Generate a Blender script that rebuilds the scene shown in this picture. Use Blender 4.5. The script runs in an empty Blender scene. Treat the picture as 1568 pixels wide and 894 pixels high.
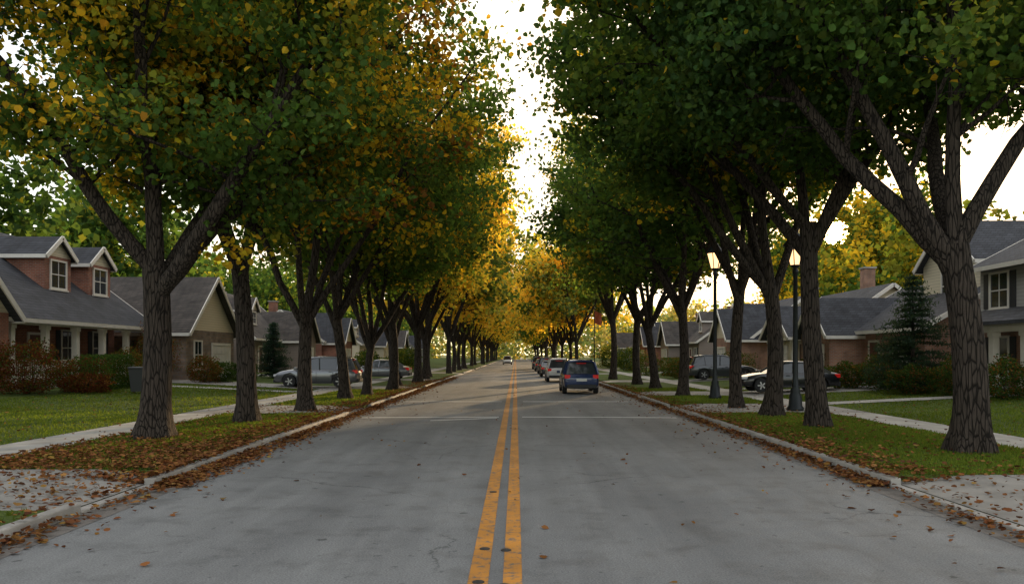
import bpy, math, numpy as np, random
from mathutils import Vector, Matrix
R=np.random.RandomState
rad=math.radians
scene=bpy.context.scene
COL=scene.collection
SUN_EL=8.0; SUN_AZ=21.8
sd=np.array([math.sin(rad(SUN_AZ))*math.cos(rad(SUN_EL)),math.cos(rad(SUN_AZ))*math.cos(rad(SUN_EL)),math.sin(rad(SUN_EL))])
CAM=np.array([0,0,2.0])
# ------------------------------------------------------------ materials
def newmat(name):
    m=bpy.data.materials.new(name); m.use_nodes=True
    nt=m.node_tree; b=nt.nodes['Principled BSDF']
    return m,nt,b
def N(nt,t,**kw):
    n=nt.nodes.new(t)
    for k,v in kw.items(): setattr(n,k,v)
    return n
def simple(name,col,rough=0.6,metal=0,emit=None,es=0,coat=0,var=0.0,scale=3,bump=0,bscale=40):
    m,nt,b=newmat(name)
    b.inputs['Base Color'].default_value=(*col,1)
    b.inputs['Roughness'].default_value=rough
    b.inputs['Metallic'].default_value=metal
    if coat: b.inputs['Coat Weight'].default_value=coat
    if emit:
        b.inputs['Emission Color'].default_value=(*emit,1); b.inputs['Emission Strength'].default_value=es
    tc=N(nt,'ShaderNodeTexCoord')
    if var>0:
        no=N(nt,'ShaderNodeTexNoise'); no.inputs['Scale'].default_value=scale; no.inputs['Detail'].default_value=6
        nt.links.new(tc.outputs['Object'],no.inputs['Vector'])
        r=N(nt,'ShaderNodeValToRGB')
        r.color_ramp.elements[0].position=.3; r.color_ramp.elements[1].position=.7
        r.color_ramp.elements[0].color=(*[c*(1-var) for c in col],1)
        r.color_ramp.elements[1].color=(*[min(1,c*(1+var)) for c in col],1)
        nt.links.new(no.outputs['Fac'],r.inputs['Fac']); nt.links.new(r.outputs['Color'],b.inputs['Base Color'])
    if bump>0:
        n2=N(nt,'ShaderNodeTexNoise'); n2.inputs['Scale'].default_value=bscale; n2.inputs['Detail'].default_value=5
        nt.links.new(tc.outputs['Object'],n2.inputs['Vector'])
        bp=N(nt,'ShaderNodeBump'); bp.inputs['Strength'].default_value=bump; bp.inputs['Distance'].default_value=.02
        nt.links.new(n2.outputs['Fac'],bp.inputs['Height']); nt.links.new(bp.outputs['Normal'],b.inputs['Normal'])
    return m
def wallvec(nt,sx=1,sz=1):
    tc=N(nt,'ShaderNodeTexCoord'); s=N(nt,'ShaderNodeSeparateXYZ'); nt.links.new(tc.outputs['Object'],s.inputs[0])
    a=N(nt,'ShaderNodeMath',operation='ADD'); nt.links.new(s.outputs[0],a.inputs[0]); nt.links.new(s.outputs[1],a.inputs[1])
    c=N(nt,'ShaderNodeCombineXYZ'); nt.links.new(a.outputs[0],c.inputs[0]); nt.links.new(s.outputs[2],c.inputs[1])
    return c.outputs[0],s,tc
def brickmat(name,c1,c2,mortar,bw=.24,rh=.08,ms=.012,bump=.5,rough=.85):
    m,nt,b=newmat(name); v,s,tc=wallvec(nt)
    br=N(nt,'ShaderNodeTexBrick'); nt.links.new(v,br.inputs['Vector'])
    br.inputs['Scale'].default_value=1; br.inputs['Brick Width'].default_value=bw; br.inputs['Row Height'].default_value=rh
    br.inputs['Mortar Size'].default_value=ms; br.inputs['Color1'].default_value=(*c1,1); br.inputs['Color2'].default_value=(*c2,1); br.inputs['Mortar'].default_value=(*mortar,1)
    no=N(nt,'ShaderNodeTexNoise'); no.inputs['Scale'].default_value=1.3; no.inputs['Detail'].default_value=8; nt.links.new(tc.outputs['Object'],no.inputs['Vector'])
    mr=N(nt,'ShaderNodeMapRange'); mr.inputs[1].default_value=.3; mr.inputs[2].default_value=.7; mr.inputs[3].default_value=.65; mr.inputs[4].default_value=1.25
    nt.links.new(no.outputs['Fac'],mr.inputs[0])
    mx=N(nt,'ShaderNodeVectorMath',operation='SCALE'); nt.links.new(br.outputs['Color'],mx.inputs[0]); nt.links.new(mr.outputs[0],mx.inputs['Scale'])
    nt.links.new(mx.outputs[0],b.inputs['Base Color']); b.inputs['Roughness'].default_value=rough
    bp=N(nt,'ShaderNodeBump',invert=True); bp.inputs['Strength'].default_value=bump; bp.inputs['Distance'].default_value=.02
    nt.links.new(br.outputs['Fac'],bp.inputs['Height']); nt.links.new(bp.outputs['Normal'],b.inputs['Normal'])
    return m
def sidingmat(name,col):
    m,nt,b=newmat(name); v,s,tc=wallvec(nt)
    mu=N(nt,'ShaderNodeMath',operation='MULTIPLY'); nt.links.new(s.outputs[2],mu.inputs[0]); mu.inputs[1].default_value=6.5
    fr=N(nt,'ShaderNodeMath',operation='FRACT'); nt.links.new(mu.outputs[0],fr.inputs[0])
    r=N(nt,'ShaderNodeValToRGB'); e=r.color_ramp.elements
    e[0].position=0; e[0].color=(*[c*.35 for c in col],1); e[1].position=.14; e[1].color=(*col,1)
    nt.links.new(fr.outputs[0],r.inputs['Fac']); nt.links.new(r.outputs[0],b.inputs['Base Color'])
    bp=N(nt,'ShaderNodeBump',invert=True); bp.inputs['Strength'].default_value=.6; bp.inputs['Distance'].default_value=.03
    nt.links.new(fr.outputs[0],bp.inputs['Height']); nt.links.new(bp.outputs['Normal'],b.inputs['Normal'])
    b.inputs['Roughness'].default_value=.6
    return m
M={}
M['brick']=brickmat('red_brick',(.34,.11,.055),(.23,.07,.04),(.27,.2,.16))
M['tan_brick']=brickmat('tan_brick',(.4,.185,.105),(.3,.13,.08),(.3,.26,.22))
M['stone']=brickmat('field_stone',(.31,.22,.16),(.17,.12,.09),(.2,.18,.16),.42,.2,.02)
M['cream']=sidingmat('cream_siding',(.64,.56,.4))
M['grey']=sidingmat('grey_siding',(.36,.35,.33))
M['taupe']=sidingmat('taupe_siding',(.25,.2,.165))
M['shingle']=brickmat('dark_shingles',(.055,.058,.068),(.037,.039,.046),(.02,.02,.022),.35,.14,.012,.8,.9)
M['shingle2']=brickmat('brown_shingles',(.09,.075,.064),(.06,.05,.044),(.03,.03,.03),.35,.14,.012,.8,.9)
M['trim']=simple('white_trim',(.72,.68,.61),.5,var=.06)
M['dark']=simple('dark_paint',(.02,.022,.028),.5)
M['door']=simple('door_wood',(.12,.04,.025),.45,var=.2)
M['garage']=simple('garage_door_paint',(.66,.64,.6),.5,var=.04)
M['conc']=simple('concrete',(.33,.31,.28),.85,var=.22,scale=1.7,bump=.4,bscale=60)
m,nt,b=newmat('window_glass'); b.inputs['Base Color'].default_value=(.03,.035,.04,1); b.inputs['Roughness'].default_value=.06; b.inputs['Specular IOR Level'].default_value=.8; M['glass']=m
def slabmat(name,col,period,axis=1):
    m,nt,b=newmat(name); tc=N(nt,'ShaderNodeTexCoord'); s=N(nt,'ShaderNodeSeparateXYZ'); nt.links.new(tc.outputs['Object'],s.inputs[0])
    d=N(nt,'ShaderNodeMath',operation='DIVIDE'); nt.links.new(s.outputs[axis],d.inputs[0]); d.inputs[1].default_value=period
    f=N(nt,'ShaderNodeMath',operation='FRACT'); nt.links.new(d.outputs[0],f.inputs[0])
    r=N(nt,'ShaderNodeValToRGB'); e=r.color_ramp.elements; e[0].position=.0; e[0].color=(.25,.25,.25,1); e[1].position=.025; e[1].color=(1,1,1,1)
    nt.links.new(f.outputs[0],r.inputs[0])
    no=N(nt,'ShaderNodeTexNoise'); no.inputs['Scale'].default_value=1.5; no.inputs['Detail'].default_value=10; nt.links.new(tc.outputs['Object'],no.inputs['Vector'])
    r2=N(nt,'ShaderNodeValToRGB'); e=r2.color_ramp.elements; e[0].position=.3; e[1].position=.7
    e[0].color=(*[c*.65 for c in col],1); e[1].color=(*[c*1.15 for c in col],1); nt.links.new(no.outputs['Fac'],r2.inputs[0])
    mx=N(nt,'ShaderNodeMixRGB',blend_type='MULTIPLY'); mx.inputs[0].default_value=1; nt.links.new(r.outputs[0],mx.inputs[1]); nt.links.new(r2.outputs[0],mx.inputs[2])
    nt.links.new(mx.outputs[0],b.inputs['Base Color']); b.inputs['Roughness'].default_value=.85
    n2=N(nt,'ShaderNodeTexNoise'); n2.inputs['Scale'].default_value=50; nt.links.new(tc.outputs['Object'],n2.inputs['Vector'])
    bp=N(nt,'ShaderNodeBump'); bp.inputs['Strength'].default_value=.3; bp.inputs['Distance'].default_value=.01; nt.links.new(n2.outputs[0],bp.inputs['Height']); nt.links.new(bp.outputs[0],b.inputs['Normal'])
    return m
M['walk']=slabmat('sidewalk_concrete',(.38,.36,.32),1.5)
M['drive']=slabmat('driveway_concrete',(.27,.255,.23),2.5,0)
def roadmat():
    m,nt,b=newmat('worn_asphalt'); L=nt.links.new
    tc=N(nt,'ShaderNodeTexCoord'); o=tc.outputs['Object']
    def noise(sc,det=8,vec=o,rough=.6):
        n=N(nt,'ShaderNodeTexNoise'); n.inputs['Scale'].default_value=sc; n.inputs['Detail'].default_value=det; n.inputs['Roughness'].default_value=rough; L(vec,n.inputs['Vector']); return n
    def ramp(fac,p0,c0,p1,c1):
        r=N(nt,'ShaderNodeValToRGB'); e=r.color_ramp.elements; e[0].position=p0; e[0].color=c0; e[1].position=p1; e[1].color=c1; L(fac,r.inputs[0]); return r
    def mul(a,bb,f=1):
        x=N(nt,'ShaderNodeMixRGB',blend_type='MULTIPLY'); x.inputs[0].default_value=f; L(a,x.inputs[1]); L(bb,x.inputs[2]); return x.outputs[0]
    big=noise(.35); base=ramp(big.outputs['Fac'],.3,(.148,.153,.154,1),.7,(.21,.214,.212,1))
    mp=N(nt,'ShaderNodeMapping'); mp.inputs['Scale'].default_value=(1.1,.06,1); L(o,mp.inputs[0])
    st=noise(1.0,6,mp.outputs[0]); str_=ramp(st.outputs['Fac'],.35,(.76,.76,.77,1),.62,(1.08,1.08,1.08,1))
    c=mul(base.outputs[0],str_.outputs[0])
    fine=noise(55,4); fr=ramp(fine.outputs['Fac'],.3,(.55,.55,.55,1),.7,(1.35,1.35,1.35,1)); c=mul(c,fr.outputs[0])
    patch=noise(1.6,10,rough=.7); pr=ramp(patch.outputs['Fac'],.35,(.7,.7,.7,1),.5,(1,1,1,1)); c=mul(c,pr.outputs[0])
    spot=noise(5.5,4,rough=.5); sp=ramp(spot.outputs['Fac'],.28,(.45,.45,.45,1),.34,(1,1,1,1)); c=mul(c,sp.outputs[0])
    wn=noise(1.2,6); wv=N(nt,'ShaderNodeVectorMath',operation='MULTIPLY_ADD'); L(wn.outputs['Color'],wv.inputs[0]); wv.inputs[1].default_value=(1.1,1.1,0); L(o,wv.inputs[2])
    vo=N(nt,'ShaderNodeTexVoronoi',feature='DISTANCE_TO_EDGE'); vo.inputs['Scale'].default_value=.27; L(wv.outputs[0],vo.inputs['Vector'])
    cr=ramp(vo.outputs['Distance'],.0,(.4,.4,.4,1),.005,(1,1,1,1))
    mk=noise(.22,2); mkr=ramp(mk.outputs['Fac'],.47,(0,0,0,1),.56,(1,1,1,1))
    x=N(nt,'ShaderNodeMixRGB',blend_type='MULTIPLY'); L(mkr.outputs[0],x.inputs[0]); L(c,x.inputs[1]); L(cr.outputs[0],x.inputs[2]); c=x.outputs[0]
    L(c,b.inputs['Base Color']); 
    rr=ramp(patch.outputs['Fac'],.3,(.62,.62,.62,1),.7,(.85,.85,.85,1)); L(rr.outputs[0],b.inputs['Roughness']); b.inputs['Specular IOR Level'].default_value=.4
    bp=N(nt,'ShaderNodeBump'); bp.inputs['Strength'].default_value=.5; bp.inputs['Distance'].default_value=.01; L(fine.outputs[0],bp.inputs['Height']); L(bp.outputs[0],b.inputs['Normal'])
    return m
M['road']=roadmat()
def paintmat(name,col,lo=.38,hi=.5):
    m,nt,b=newmat(name); L=nt.links.new; tc=N(nt,'ShaderNodeTexCoord')
    n=N(nt,'ShaderNodeTexNoise'); n.inputs['Scale'].default_value=9; n.inputs['Detail'].default_value=12; n.inputs['Roughness'].default_value=.75; L(tc.outputs['Object'],n.inputs[0])
    r=N(nt,'ShaderNodeValToRGB'); e=r.color_ramp.elements; e[0].position=lo; e[0].color=(.13,.125,.11,1); e[1].position=hi; e[1].color=(*col,1)
    L(n.outputs[0],r.inputs[0])
    n3=N(nt,'ShaderNodeTexNoise'); n3.inputs['Scale'].default_value=1.1; n3.inputs['Detail'].default_value=5; L(tc.outputs['Object'],n3.inputs[0])
    r3=N(nt,'ShaderNodeValToRGB'); e=r3.color_ramp.elements; e[0].position=.35; e[0].color=(.68,.68,.68,1); e[1].position=.65; e[1].color=(1,1,1,1); L(n3.outputs[0],r3.inputs[0])
    x=N(nt,'ShaderNodeMixRGB',blend_type='MULTIPLY'); x.inputs[0].default_value=1; L(r.outputs[0],x.inputs[1]); L(r3.outputs[0],x.inputs[2])
    L(x.outputs[0],b.inputs['Base Color']); b.inputs['Roughness'].default_value=.7
    n2=N(nt,'ShaderNodeTexNoise'); n2.inputs['Scale'].default_value=90; L(tc.outputs['Object'],n2.inputs[0])
    bp=N(nt,'ShaderNodeBump'); bp.inputs['Strength'].default_value=.3; bp.inputs['Distance'].default_value=.006; L(n2.outputs[0],bp.inputs['Height']); L(bp.outputs[0],b.inputs['Normal'])
    return m
M['yellow']=paintmat('yellow_road_paint',(.58,.24,.025),.38,.5)
M['white']=paintmat('white_road_paint',(.7,.7,.68),.3,.45)
def groundmat():
    m,nt,b=newmat('lawn_ground'); L=nt.links.new; tc=N(nt,'ShaderNodeTexCoord')
    n=N(nt,'ShaderNodeTexNoise'); n.inputs['Scale'].default_value=.5; n.inputs['Detail'].default_value=9; n.inputs['Roughness'].default_value=.65; L(tc.outputs['Object'],n.inputs[0])
    r=N(nt,'ShaderNodeValToRGB'); e=r.color_ramp.elements; e[0].position=.3; e[0].color=(.052,.085,.016,1); e[1].position=.72; e[1].color=(.105,.14,.026,1)
    L(n.outputs[0],r.inputs[0])
    n3=N(nt,'ShaderNodeTexNoise'); n3.inputs['Scale'].default_value=22; n3.inputs['Detail'].default_value=6; L(tc.outputs['Object'],n3.inputs[0])
    r3=N(nt,'ShaderNodeValToRGB'); e=r3.color_ramp.elements; e[0].position=.3; e[0].color=(.45,.45,.4,1); e[1].position=.7; e[1].color=(1.25,1.25,1.2,1); L(n3.outputs[0],r3.inputs[0])
    x=N(nt,'ShaderNodeMixRGB',blend_type='MULTIPLY'); x.inputs[0].default_value=1; L(r.outputs[0],x.inputs[1]); L(r3.outputs[0],x.inputs[2])
    L(x.outputs[0],b.inputs['Base Color']); b.inputs['Roughness'].default_value=.95; b.inputs['Specular IOR Level'].default_value=.15
    bp=N(nt,'ShaderNodeBump'); bp.inputs['Strength'].default_value=.8; bp.inputs['Distance'].default_value=.05; L(n3.outputs[0],bp.inputs['Height']); L(bp.outputs[0],b.inputs['Normal'])
    return m
M['ground']=groundmat()
def leafmat(name,trans=.45,tm=(2.4,2.2,1.1)):
    m,nt,b=newmat(name); L=nt.links.new; nt.nodes.remove(b); b=N(nt,'ShaderNodeBsdfDiffuse')
    a=N(nt,'ShaderNodeAttribute'); a.attribute_name='col'
    L(a.outputs['Color'],b.inputs['Color'])
    t=N(nt,'ShaderNodeBsdfTranslucent'); vm=N(nt,'ShaderNodeVectorMath',operation='MULTIPLY'); L(a.outputs['Color'],vm.inputs[0]); vm.inputs[1].default_value=tm
    L(vm.outputs[0],t.inputs['Color'])
    mx=N(nt,'ShaderNodeMixShader'); mx.inputs[0].default_value=trans; L(b.outputs[0],mx.inputs[1]); L(t.outputs[0],mx.inputs[2])
    L(mx.outputs[0],nt.nodes['Material Output'].inputs['Surface'])
    return m
M['leaf']=leafmat('leaf'); M['blade']=leafmat('grass_blade',.4); M['dryleaf']=leafmat('dry_leaf',.12,(1.3,1.2,1))
def barkmat():
    m,nt,b=newmat('bark'); L=nt.links.new; tc=N(nt,'ShaderNodeTexCoord')
    mp=N(nt,'ShaderNodeMapping'); mp.inputs['Scale'].default_value=(1,1,.16); L(tc.outputs['Object'],mp.inputs[0])
    n=N(nt,'ShaderNodeTexNoise'); n.inputs['Scale'].default_value=22; n.inputs['Detail'].default_value=8; n.inputs['Roughness'].default_value=.65; n.inputs['Distortion'].default_value=.6; L(mp.outputs[0],n.inputs[0])
    v=N(nt,'ShaderNodeTexVoronoi',feature='DISTANCE_TO_EDGE'); v.inputs['Scale'].default_value=15; L(mp.outputs[0],v.inputs['Vector'])
    r0=N(nt,'ShaderNodeValToRGB'); r0.color_ramp.elements[1].position=.12; L(v.outputs['Distance'],r0.inputs[0])
    mx=N(nt,'ShaderNodeMath',operation='MULTIPLY'); L(r0.outputs[0],mx.inputs[0]); L(n.outputs[0],mx.inputs[1])
    r=N(nt,'ShaderNodeValToRGB'); e=r.color_ramp.elements; e[0].position=.05; e[0].color=(.009,.007,.0055,1); e[1].position=.6; e[1].color=(.07,.055,.044,1); L(mx.outputs[0],r.inputs[0])
    L(r.outputs[0],b.inputs['Base Color']); b.inputs['Roughness'].default_value=.95; b.inputs['Specular IOR Level'].default_value=.2
    bp=N(nt,'ShaderNodeBump'); bp.inputs['Strength'].default_value=1; bp.inputs['Distance'].default_value=.05; L(mx.outputs[0],bp.inputs['Height']); L(bp.outputs[0],b.inputs['Normal'])
    return m
M['bark']=barkmat()
# ------------------------------------------------------------ mesh helpers
def mk(name,V,F,mats,parent=None,smooth=False,midx=None,loc=None,rot=None):
    me=bpy.data.meshes.new(name); me.from_pydata([tuple(map(float,v)) for v in V],[],F); 
    for m in (mats if isinstance(mats,list) else [mats]): me.materials.append(m)
    if midx is not None: me.polygons.foreach_set('material_index',midx)
    if smooth: me.polygons.foreach_set('use_smooth',[True]*len(F))
    me.update()
    ob=bpy.data.objects.new(name,me); COL.objects.link(ob)
    if parent: ob.parent=parent
    if loc is not None: ob.location=loc
    if rot is not None: ob.rotation_euler=rot
    return ob
def big_mesh(name,V,Fq,mats,midx=None,col=None,smooth=None):
    me=bpy.data.meshes.new(name)
    me.vertices.add(len(V)); me.vertices.foreach_set('co',np.asarray(V,np.float32).ravel())
    loops=np.concatenate([f.ravel() for f in Fq]).astype(np.int32)
    tot=np.concatenate([np.full(len(f),f.shape[1]) for f in Fq]).astype(np.int32)
    st=np.concatenate([[0],np.cumsum(tot)[:-1]]).astype(np.int32)
    me.loops.add(len(loops)); me.loops.foreach_set('vertex_index',loops)
    me.polygons.add(len(tot)); me.polygons.foreach_set('loop_start',st)
    try: me.polygons.foreach_set('loop_total',tot)
    except Exception: pass
    for m in mats: me.materials.append(m)
    if midx is not None: me.polygons.foreach_set('material_index',midx.astype(np.int32))
    if smooth is not None: me.polygons.foreach_set('use_smooth',smooth)
    me.update(calc_edges=True)
    if col is not None:
        a=me.attributes.new('col','FLOAT_COLOR','POINT'); c=np.ones((len(V),4),np.float32); c[:,:3]=col; a.data.foreach_set('color',c.ravel())
    return me
def obj(name,me,loc=(0,0,0),rotz=0,scale=(1,1,1),parent=None):
    o=bpy.data.objects.new(name,me); COL.objects.link(o); o.location=loc; o.rotation_euler=(0,0,rotz); o.scale=scale
    if parent: o.parent=parent
    return o
def empty(name,loc=(0,0,0),rotz=0):
    e=bpy.data.objects.new(name,None); COL.objects.link(e); e.location=loc; e.rotation_euler=(0,0,rotz); e.empty_display_size=.3; return e
BF=[(0,3,2,1),(4,5,6,7),(0,1,5,4),(1,2,6,5),(2,3,7,6),(3,0,4,7)]
def boxv(x0,x1,y0,y1,z0,z1): return [(x0,y0,z0),(x1,y0,z0),(x1,y1,z0),(x0,y1,z0),(x0,y0,z1),(x1,y0,z1),(x1,y1,z1),(x0,y1,z1)]
def boxes(name,L,mat,parent=None,bev=0):
    V=[];F=[]
    for b in L:
        k=len(V); V+=boxv(*b); F+=[tuple(i+k for i in f) for f in BF]
    o=mk(name,V,F,mat,parent)
    if bev:
        md=o.modifiers.new('b','BEVEL'); md.width=bev; md.segments=2
    return o
def beamv(p,q,w,t):
    p=Vector(p);q=Vector(q); d=(q-p).normalized(); s=d.cross(Vector((0,0,1)))
    if s.length<.01: s=Vector((1,0,0))
    s.normalize(); u=s.cross(d); V=[]
    for c in (p,q):
        for a,b in ((-1,-1),(1,-1),(1,1),(-1,1)): V.append(c+s*a*w/2+u*b*t/2)
    return V
def lathe(name,prof,n,mat,parent=None,loc=(0,0,0),rot=None,smooth=True):
    V=[];F=[]
    for r,z in prof:
        for i in range(n): a=2*math.pi*i/n; V.append((r*math.cos(a),r*math.sin(a),z))
    for j in range(len(prof)-1):
        for i in range(n): F.append((j*n+i,j*n+(i+1)%n,(j+1)*n+(i+1)%n,(j+1)*n+i))
    F.append(tuple(range(n))[::-1]); F.append(tuple((len(prof)-1)*n+i for i in range(n)))
    return mk(name,V,F,mat,parent,smooth,loc=loc,rot=rot)
# ------------------------------------------------------------ foliage
def leaves(rng,C,size,col,up=.3,width=.45,jit=.18,lod=0):
    n=len(C)
    a=rng.normal(size=(n,3)); a[:,2]-=.35; a/=np.linalg.norm(a,axis=1)[:,None]
    nn=rng.normal(size=(n,3)); nn[:,2]+=up*3; b=np.cross(nn,a); b/=np.linalg.norm(b,axis=1)[:,None]+1e-9
    k=np.cross(a,b)
    s=(size*rng.uniform(.6,1.3,n))[:,None]
    if lod:
        tpl=[(0,0),(.45,width),(1,0),(.45,-width)]; fs=[[0,1,2,3]]
    else:
        tpl=[(0,0),(.28,width),(.68,width*.85),(1,0),(.68,-width*.85),(.28,-width)]; fs=[[0,1,2,3],[0,3,4,5]]
    nv=len(tpl); V=np.empty((n,nv,3))
    for i,(u,v) in enumerate(tpl): V[:,i]=C+s*(a*(u-.5)+b*v+k*(abs(v)*.35-(u**2)*.15))
    idx=np.arange(n)[:,None]*nv
    F=np.concatenate([idx+np.array(f) for f in fs])
    c=col*(1+rng.normal(size=(n,1))*jit)*(1+rng.normal(size=(n,3))*.06); c=np.clip(c,.003,.9)
    return V.reshape(-1,3),F,np.repeat(c,nv,axis=0)
def tube(P,Rr,ns,rng,rough=0.0,flare=False):
    P=np.array(P);K=len(P); V=np.empty((K,ns,3)); T=np.gradient(P,axis=0); T/=np.linalg.norm(T,axis=1)[:,None]+1e-9
    ref=np.array([1,0,0.]) if abs(T[0][0])<.8 else np.array([0,1,0.])
    ang=np.arange(ns)*2*math.pi/ns; ph=rng.uniform(0,6.28,6)
    for i in range(K):
        s=np.cross(T[i],ref); s/=np.linalg.norm(s); u=np.cross(s,T[i])
        rr=Rr[i]*(1+rough*(np.sin(3*ang+ph[0]+i*.12)*.5+np.sin(5*ang+ph[1]-i*.09)*.35+np.sin(9*ang+ph[2])*.25+rng.normal(size=ns)*.15))
        if flare:
            h=P[i][2]; rr=rr*(1+.55*math.exp(-max(h,0)*3.2)*(1+.5*np.sin(5*ang+ph[3])))
        V[i]=P[i]+np.cos(ang)[:,None]*rr[:,None]*s+np.sin(ang)[:,None]*rr[:,None]*u
    i,j=np.meshgrid(np.arange(K-1),np.arange(ns),indexing='ij'); i=i.ravel();j=j.ravel()
    F=np.stack([i*ns+j,i*ns+(j+1)%ns,(i+1)*ns+(j+1)%ns,(i+1)*ns+j],1)
    return V.reshape(-1,3),F
def grow(rng,p,d,L,n,up,wob):
    P=[np.array(p,float)]; d=np.array(d,float); d/=np.linalg.norm(d)
    for i in range(n):
        d=d+np.array([0,0,up/n])+rng.normal(size=3)*wob/math.sqrt(n); d/=np.linalg.norm(d); P.append(P[-1]+d*L/n)
    return np.array(P)
def sundist(P,world):
    W=np.atleast_2d(P)+np.array(world)-CAM; t=W@sd; return np.linalg.norm(W-t[:,None]*sd,axis=1),t
def make_tree(seed,height=16,crown=6.5,tr=.34,fork=4.2,lean=(0,0),limbs=None,nleaf=30000,lsize=.15,pal=None,nl=5,sides=20,zmin=5.2,world=None,carve=False,t3=5,sig=.38,lod=0):
    rng=R(seed); VV=[];FF=[];off=0;cl=[]
    def add(P,Rr,ns,**k):
        nonlocal off
        V,F=tube(P,Rr,ns,rng,**k)
        if carve and world is not None and ns<=6 and sundist(P,world)[0].min()<.35: return
        VV.append(V);FF.append(F+off);off+=len(V)
    base=np.array([0,0,-.15]); top=np.array([lean[0],lean[1],fork])
    n=16; t=np.linspace(0,1,n)[:,None]; P=base+(top-base)*t+np.array([math.sin(seed)*.12,math.cos(seed*2)*.12,0])*np.sin(t*math.pi)
    add(P,tr*(1-.22*t[:,0])*np.where(t[:,0]>.85,1+ (t[:,0]-.85)*.6,1),sides,rough=.07,flare=True)
    if limbs is None:
        limbs=[]; a0=rng.uniform(0,6.28)
        for i in range(nl):
            a=a0+i*2*math.pi/nl+rng.uniform(-.3,.3); ti=rng.uniform(.35,.65); limbs.append((math.cos(a)*ti,math.sin(a)*ti,1))
        limbs.append((rng.uniform(-.12,.12),rng.uniform(-.12,.12),1))
    LL=(height-fork)
    for li,d in enumerate(limbs):
        d=np.array(d,float); hz=math.hypot(d[0],d[1])/d[2]
        L=LL*(.86 if hz<.3 else .82)*rng.uniform(.88,1.05)
        r=tr*rng.uniform(.42,.58)
        s=P[-1-rng.randint(0,3)]+np.array([0,0,-.15])
        for attempt in range(12):
            Q=grow(rng,s,d,L,12,.35,.26)
            if not(carve and world is not None): break
            Qf=np.concatenate([Q[:-1]*(1-w)+Q[1:]*w for w in (0,.25,.5,.75)])
            if sundist(Qf,world)[0].min()>r+.1: break
            d=d+np.array([-.08,.1,.06])
        tt=np.linspace(0,1,13)
        add(Q,r*(1-tt*.86)+.015,12,rough=.05)
        for t2 in np.linspace(.25,1,8):
            k=int(round(t2*12)); p=Q[k]; tg=Q[k]-Q[k-1]; tg/=np.linalg.norm(tg)
            for rep in range(2 if t2<.95 else 1):
                o=rng.normal(size=3); o[2]*=.4; cen=p-np.array([lean[0],lean[1],0]); cen[2]=0; 
                o=o/np.linalg.norm(o)+.5*cen/(np.linalg.norm(cen)+.5)
                d2=o+tg*.45+np.array([0,0,.12])
                L2=crown*rng.uniform(.32,.6)*(1.05-.45*t2)
                if t2<.3 and rng.rand()<.4: continue
                Q2=grow(rng,p,d2,L2,6,.1,.35)
                if Q2[6][2]<zmin: continue
                r2=max(.02,r*(1-t2*.86)*.42); t6=np.linspace(0,1,7)
                add(Q2,r2*(1-t6*.85)+.006,6)
                cl.append(Q2[6]); cl.append(Q2[4]); cl.append(Q2[5])
                for j in range(t3):
                    k3=rng.randint(2,7); p3=Q2[k3]; d3=rng.normal(size=3); d3[2]*=.5; d3/=np.linalg.norm(d3); d3+=.5*(Q2[k3]-Q2[k3-1])/ (L2/6)
                    L3=rng.uniform(.6,1.5)*crown/6.5
                    Q3=grow(rng,p3,d3,L3,3,-.1,.3); add(Q3,np.array([.014,.011,.008,.004])*1.2,3)
                    cl.append(Q3[3]); cl.append(Q3[2])
    nb=sum(len(f) for f in FF)
    cl=np.array(cl); cl=cl[cl[:,2]>zmin+rng.uniform(-.5,.6,len(cl))]
    per=rng.uniform(.05,2.0,len(cl))**1.3; ids=rng.choice(len(cl),nleaf,p=per/per.sum())
    C=cl[ids]+rng.normal(size=(nleaf,3))*np.array([sig,sig,sig*.62])
    pc=np.array([p[0] for p in pal]); pw=np.array([p[1] for p in pal])
    f=np.sin(cl[:,0]*.6+seed)+np.sin(cl[:,1]*.7+seed*1.7)+np.sin(cl[:,2]*.55+seed*.6)+rng.normal(size=len(cl))*1.0-(cl[:,2]-cl[:,2].mean())*.05
    order=np.argsort(np.argsort(f))/len(cl); cum=np.cumsum(pw)/pw.sum(); cidx=np.searchsorted(cum,order); cidx=np.minimum(cidx,len(pal)-1)
    lc=pc[cidx[ids]]; sw=rng.rand(nleaf)<.14; lc[sw]=pc[rng.choice(len(pal),sw.sum(),p=pw/pw.sum())]
    if carve and world is not None:
        dist,t=sundist(C,world); keep=dist>carve*(t/20)
        C=C[keep]; lc=lc[keep]
    V,F,cc=leaves(rng,C,lsize,lc,lod=lod)
    Vall=np.concatenate(VV+[V]); Fall=np.concatenate(FF+[F+off]); mi=np.zeros(len(Fall)); mi[nb:]=1
    col=np.concatenate([np.full((off,3),.05),cc])
    sm=np.zeros(len(Fall),bool); sm[:nb]=True
    return big_mesh('maple_tree',Vall,[Fall],[M['bark'],M['leaf']],mi,col,sm)
G=(.064,.112,.028);G2=(.088,.135,.031);DG=(.046,.086,.029);Y=(.46,.32,.028);YG=(.19,.2,.032);OR=(.33,.17,.022);BR=(.18,.09,.03)
Y_HAZE=(.66,.47,.07);YG_HAZE=(.34,.34,.07);GF=(.11,.15,.05)  # far leaf yellows brightened: sunlit golden haze put into the leaf colour
P_L1=[(G,.29),(YG,.21),(Y,.22),(DG,.22),(OR,.05),(BR,.01)]
P_R=[(DG,.36),(G,.38),(G2,.17),(YG,.06),(Y,.03)]
P_LM=[(G,.34),(G2,.28),(YG,.22),(Y,.16)]
P_LG=[(DG,.3),(G,.37),(G2,.2),(YG,.1),(Y,.03)]
P_Y=[(YG_HAZE,.3),(Y_HAZE,.5),(G2,.2)]
P_FM=[(GF,.3),(G2,.2),(YG_HAZE,.25),(Y_HAZE,.25)]
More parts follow.
